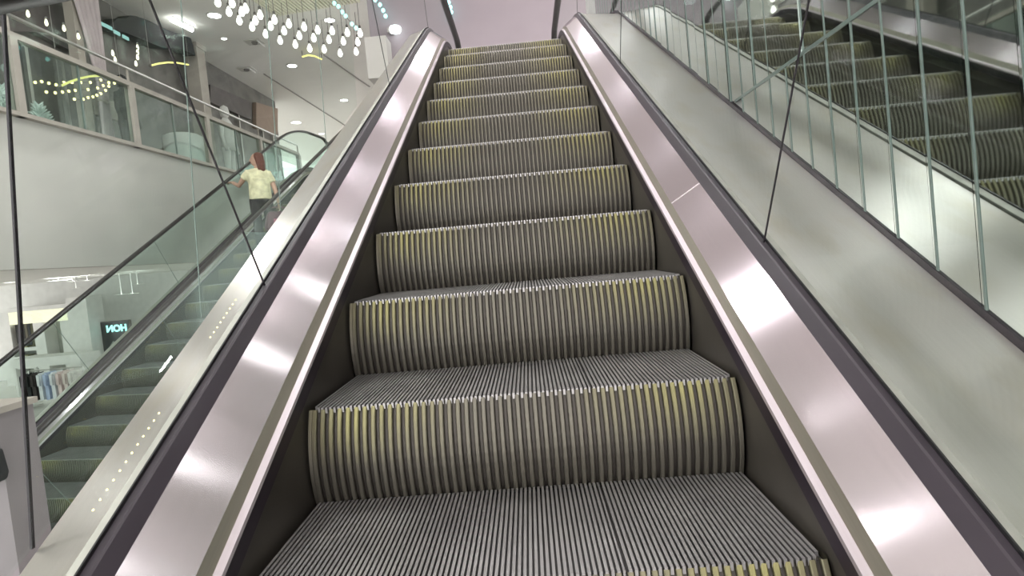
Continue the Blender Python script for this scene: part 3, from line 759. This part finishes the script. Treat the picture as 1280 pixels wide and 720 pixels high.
for k, ((px, cc), lab) in enumerate(zip(tops, nm_)):
    x_ = on_y(px + 3, 466, 11.6).x; t = empty('hanging_blouse', (x_, 11.6, Z_LO + zr - .015)); tag(t, lab, 'garment', 'tops on the clothes rail')
    m = mat('top_cloth_%d' % k, cc, .9, 0, .12, 9)
    MB().prism([(-.012, -.04), (.012, -.04), (.046, -.1), (.043, -.68), (-.043, -.7), (-.046, -.1)], 'y', -.15, .15).build('body', m, t)
    for q in (-1, 1): MB().prism([(-.03, -.07), (.03, -.09), (.028, -.34), (-.028, -.34)], 'y', .17 * q - .03, .17 * q + .03).build('sleeve', m, t)
    MB().tube([(0, 0, -.05), (0, 0, 0)], .006, 6).build('hook', M['steel'], t)
# plinth with a dark bag, close to the second escalator
p = CAM + ray(-8, 505) * 3.6
t = empty('display_stand', (p.x, p.y, Z_LO)); tag(t, 'tall pale display stand at the left picture edge with a dark bag on its side', 'display stand'); h = p.z - Z_LO
MB().box((-.135, -.13, .06), (.135, .13, h - .04)).build('column', M['plinth'], t); MB().box((-.155, -.15, h - .04), (.155, .15, h)).build('top_plate', M['post'], t); MB().box((-.14, -.11, 0), (.14, .11, .06)).build('kick_base', M['dark'], t)
MB().tube([(.06, -.13, h - .12), (.06, -.175, h - .12), (.06, -.18, h - .10)], .006, 6).build('hook', M['steel'], t)
bg = empty('shoulder_bag', (p.x + .06, p.y - .17, Z_LO + h - .45)); tag(bg, 'dark bag hanging on the tall pale stand at the left edge', 'bag')
mb = MB(); mb.prism([(-.1, 0), (.1, 0), (.12, .05), (.1, .2), (-.1, .2), (-.12, .05)], 'y', -.035, .035); o = mb.build('pouch', M['cloth_dark'], bg); bv = o.modifiers.new('b', 'BEVEL'); bv.width = .015; bv.segments = 3
MB().tube([(-.09, 0, .19), (-.05, 0, .29), (0, 0, .33), (.05, 0, .29), (.09, 0, .19)], .007, 8).build('strap', M['cloth_dark'], bg, True)

# ------------------------------------------------------------------ the woman on the second escalator
def ellip(mb, c, r, rz=0., n=14, m=9):
    q = Euler((0, 0, rz)).to_matrix(); i = len(mb.v); c = Vector(c)
    for a in range(1, m):
        for b in range(n):
            th = PI * a / m; ph = 2 * PI * b / n
            mb.v.append(tuple(c + q @ Vector((r[0] * math.sin(th) * math.cos(ph), r[1] * math.sin(th) * math.sin(ph), r[2] * math.cos(th)))))
    mb.v += [tuple(c + Vector((0, 0, r[2]))), tuple(c - Vector((0, 0, r[2])))]; top = len(mb.v) - 2; bot = top + 1
    for a in range(m - 2):
        for b in range(n): mb.f.append((i + a * n + b, i + a * n + (b + 1) % n, i + (a + 1) * n + (b + 1) % n, i + (a + 1) * n + b))
    for b in range(n):
        mb.f.append((top, i + (b + 1) % n, i + b)); mb.f.append((bot, i + (m - 2) * n + b, i + (m - 2) * n + (b + 1) % n))
def fused(mb, name, m, parent, vox):
    o = mb.build(name, m, parent, True)
    r = o.modifiers.new('remesh', 'REMESH'); r.mode = 'VOXEL'; r.voxel_size = vox; r.use_smooth_shade = True
    s_ = o.modifiers.new('smooth', 'SMOOTH'); s_.factor = .5; s_.iterations = 4
    return o
KW = 9
fp = left_pt(.47, KW, 0, .5)
wom = empty('person', (fp.x, fp.y, zat2(KW * RUN) - 1.39 + .001), LYAW + .75)
tag(wom, 'woman in a pale yellow top and dark trousers riding up, left hand on the handrail', 'person')
# local: x right, y forward (up the escalator), z up
S = Vector
b = MB()
for q in (-1, 1):
    b.tube([(.085 * q, 0, .06), (.085 * q, .0, .1), (.09 * q, -.02, .28), (.09 * q, .0, .46), (.095 * q, 0, .66), (.085 * q, 0, .84)], [.034, .036, .052, .05, .07, .085], 12)
    b.tube([(.085 * q, -.04, .035), (.09 * q, .06, .03), (.095 * q, .15, .022)], [.034, .036, .022], 10)
ellip(b, (0, 0, .88), (.165, .115, .13)); ellip(b, (0, 0, 1.03), (.13, .095, .14)); ellip(b, (0, 0, 1.2), (.155, .105, .17)); ellip(b, (0, 0, 1.3), (.17, .08, .07))
b.tube([(0, -.005, 1.3), (0, .0, 1.45)], [.055, .047], 12)
HT = 1.35   # head turned to the left
def hp(x, y, z): # head-local: y is the face direction
    return (x * math.cos(HT) - y * math.sin(HT), x * math.sin(HT) + y * math.cos(HT), z)
ellip(b, hp(0, .0, 1.525), (.072, .092, .1), HT); ellip(b, hp(0, .03, 1.475), (.055, .062, .062), HT)
ellip(b, hp(0, .1, 1.505), (.011, .018, .018), HT); ellip(b, hp(0, .09, 1.525), (.008, .012, .025), HT)
for q in (-1, 1): ellip(b, hp(.073 * q, -.005, 1.515), (.01, .018, .028), HT)
# left arm to the handrail
Lh = S((-.35, .465, 1.215)); E1 = S((-.73, .68, 0)); E2 = S((.68, .73, 0)); EZ = S((0, 0, 1))
b.tube([(-.155, 0, 1.32), (-.235, .1, 1.19), (-.28, .19, 1.12), (-.325, .35, 1.18), (-.342, .42, 1.21)], [.05, .042, .036, .031, .023], 10)
ellip(b, Lh + E1 * .01, (.048, .036, .017), 2.39)
for k in range(4):
    l_ = .006 if k in (1, 2) else 0; w_ = -.028 + .019 * k
    b.tube([Lh + E1 * .035 + E2 * w_ + EZ * .004, Lh + E1 * (.068 + l_) + E2 * (w_ * 1.08), Lh + E1 * (.085 + l_) + E2 * (w_ * 1.08) - EZ * .026], [.0095, .009, .0075], 7)
b.tube([Lh - E1 * .012 + E2 * .03, Lh + E1 * .008 + E2 * .056 - EZ * .006, Lh + E1 * .03 + E2 * .066 - EZ * .02], [.011, .01, .008], 7)
# right arm down to the bag
Rh = S((.255, -.05, .74))
b.tube([(.155, 0, 1.32), (.215, -.03, 1.08), (.225, -.045, 1.03), (.25, -.05, .88), (.255, -.05, .80)], [.05, .042, .037, .031, .023], 10)
ellip(b, Rh, (.018, .036, .048))
for k in range(4): b.tube([Rh + S((.006, -.028 + .019 * k, -.035)), Rh + S((.012, -.028 + .019 * k, -.068)), Rh + S((-.012, -.028 + .019 * k, -.082)), Rh + S((-.026, -.028 + .019 * k, -.066))], [.0095, .009, .0085, .0075], 7)
b.tube([Rh + S((-.008, .034, .01)), Rh + S((-.018, .05, -.02)), Rh + S((-.026, .044, -.046))], [.011, .01, .008], 7)
fused(b, 'body', M['skin'], wom, .0075)
# clothes and hair
b = MB(); ellip(b, (0, 0, 1.02), (.165, .125, .2)); ellip(b, (0, 0, 1.2), (.18, .125, .19)); ellip(b, (0, 0, 1.31), (.185, .09, .07)); b.tube([(0, 0, .86), (0, 0, 1.2)], [.175, .165], 18)
b.tube([(-.13, 0, 1.31), (-.215, .07, 1.215)], [.07, .068], 12); b.tube([(.13, 0, 1.31), (.20, -.025, 1.14)], [.07, .068], 12)
fused(b, 't_shirt', M['shirt'], wom, .012)
b = MB(); ellip(b, (0, 0, .86), (.178, .13, .12))
for q in (-1, 1): b.tube([(.088 * q, 0, .1), (.092 * q, -.015, .3), (.092 * q, 0, .5), (.096 * q, 0, .68), (.085 * q, 0, .86)], [.062, .068, .07, .085, .1], 14)
fused(b, 'trousers', M['trousers'], wom, .012)
b = MB()
for q in (-1, 1): b.tube([(.085 * q, -.055, .038), (.09 * q, .05, .036), (.095 * q, .17, .028)], [.042, .043, .03], 12)
for q in (-1, 1): b.tube([(.085 * q, -.03, .05), (.085 * q, -.01, .1)], [.045, .044], 12)
fused(b, 'shoes', M['cloth_dark'], wom, .01)
b = MB(); ellip(b, hp(0, -.028, 1.545), (.09, .092, .098), HT); ellip(b, hp(0, -.07, 1.45), (.088, .058, .13), HT); ellip(b, hp(0, -.075, 1.36), (.08, .05, .09), HT)
for q in (-1, 1): b.tube([hp(.068 * q, .0, 1.56), hp(.078 * q, -.02, 1.46), hp(.07 * q, -.03, 1.34)], [.028, .034, .022], 10)
fused(b, 'hair', M['hair'], wom, .01)
for q in (-1, 1): 
    e = MB(); ellip(e, hp(.028 * q, .086, 1.532), (.012, .008, .007), HT, 8, 6); e.build('eye', M['dark'], wom, True)
e = MB(); ellip(e, hp(0, .091, 1.468), (.02, .008, .006), HT, 10, 6); e.build('mouth', M['lips'], wom, True)
# handbag
bag = empty('handbag', wom.matrix_basis @ S((.235, -.055, .33)), LYAW + .75); tag(bag, 'maroon and pink handbag hanging from the right hand of the woman', 'handbag')
mb = MB(); mb.prism([(-.17, 0), (.17, 0), (.19, .05), (.155, .23), (.13, .26), (-.13, .26), (-.155, .23), (-.19, .05)], 'y', -.065, .065)
o = mb.build('pouch', M['bag'], bag); o.rotation_euler = (0, 0, .1); bv = o.modifiers.new('b', 'BEVEL'); bv.width = .02; bv.segments = 3
mb = MB(); mb.prism([(-.1, .06), (.1, .06), (.09, .16), (-.09, .16)], 'y', -.075, -.06); o = mb.build('front_pocket', M['bag_pink'], bag); o.rotation_euler = (0, 0, .1)
mb = MB(); mb.tube([(-.11, 0, .24), (-.1, 0, .31), (-.04, 0, .325), (.0, 0, .325), (.04, 0, .325), (.1, 0, .31), (.11, 0, .24)], .011, 8); o = mb.build('handle', M['bag'], bag, True); o.rotation_euler = (0, 0, .1)

bag.scale = (1.22, 1.22, 1.22)
w = bpy.data.worlds.new('world'); sc.world = w; w.use_nodes = True
w.node_tree.nodes['Background'].inputs[0].default_value = (1, .97, .97, 1); w.node_tree.nodes['Background'].inputs[1].default_value = 3.15

sc.view_settings.view_transform = 'Standard'; sc.view_settings.look = 'None'; sc.view_settings.gamma = 1; sc.view_settings.exposure = 0
sc.view_settings.use_curve_mapping = False
sc.cycles.use_denoising = True
sc.cycles.transparent_max_bounces = 32
sc.cycles.max_bounces = 10; sc.cycles.glossy_bounces = 6
sc.cycles.caustics_reflective = False; sc.cycles.caustics_refractive = False
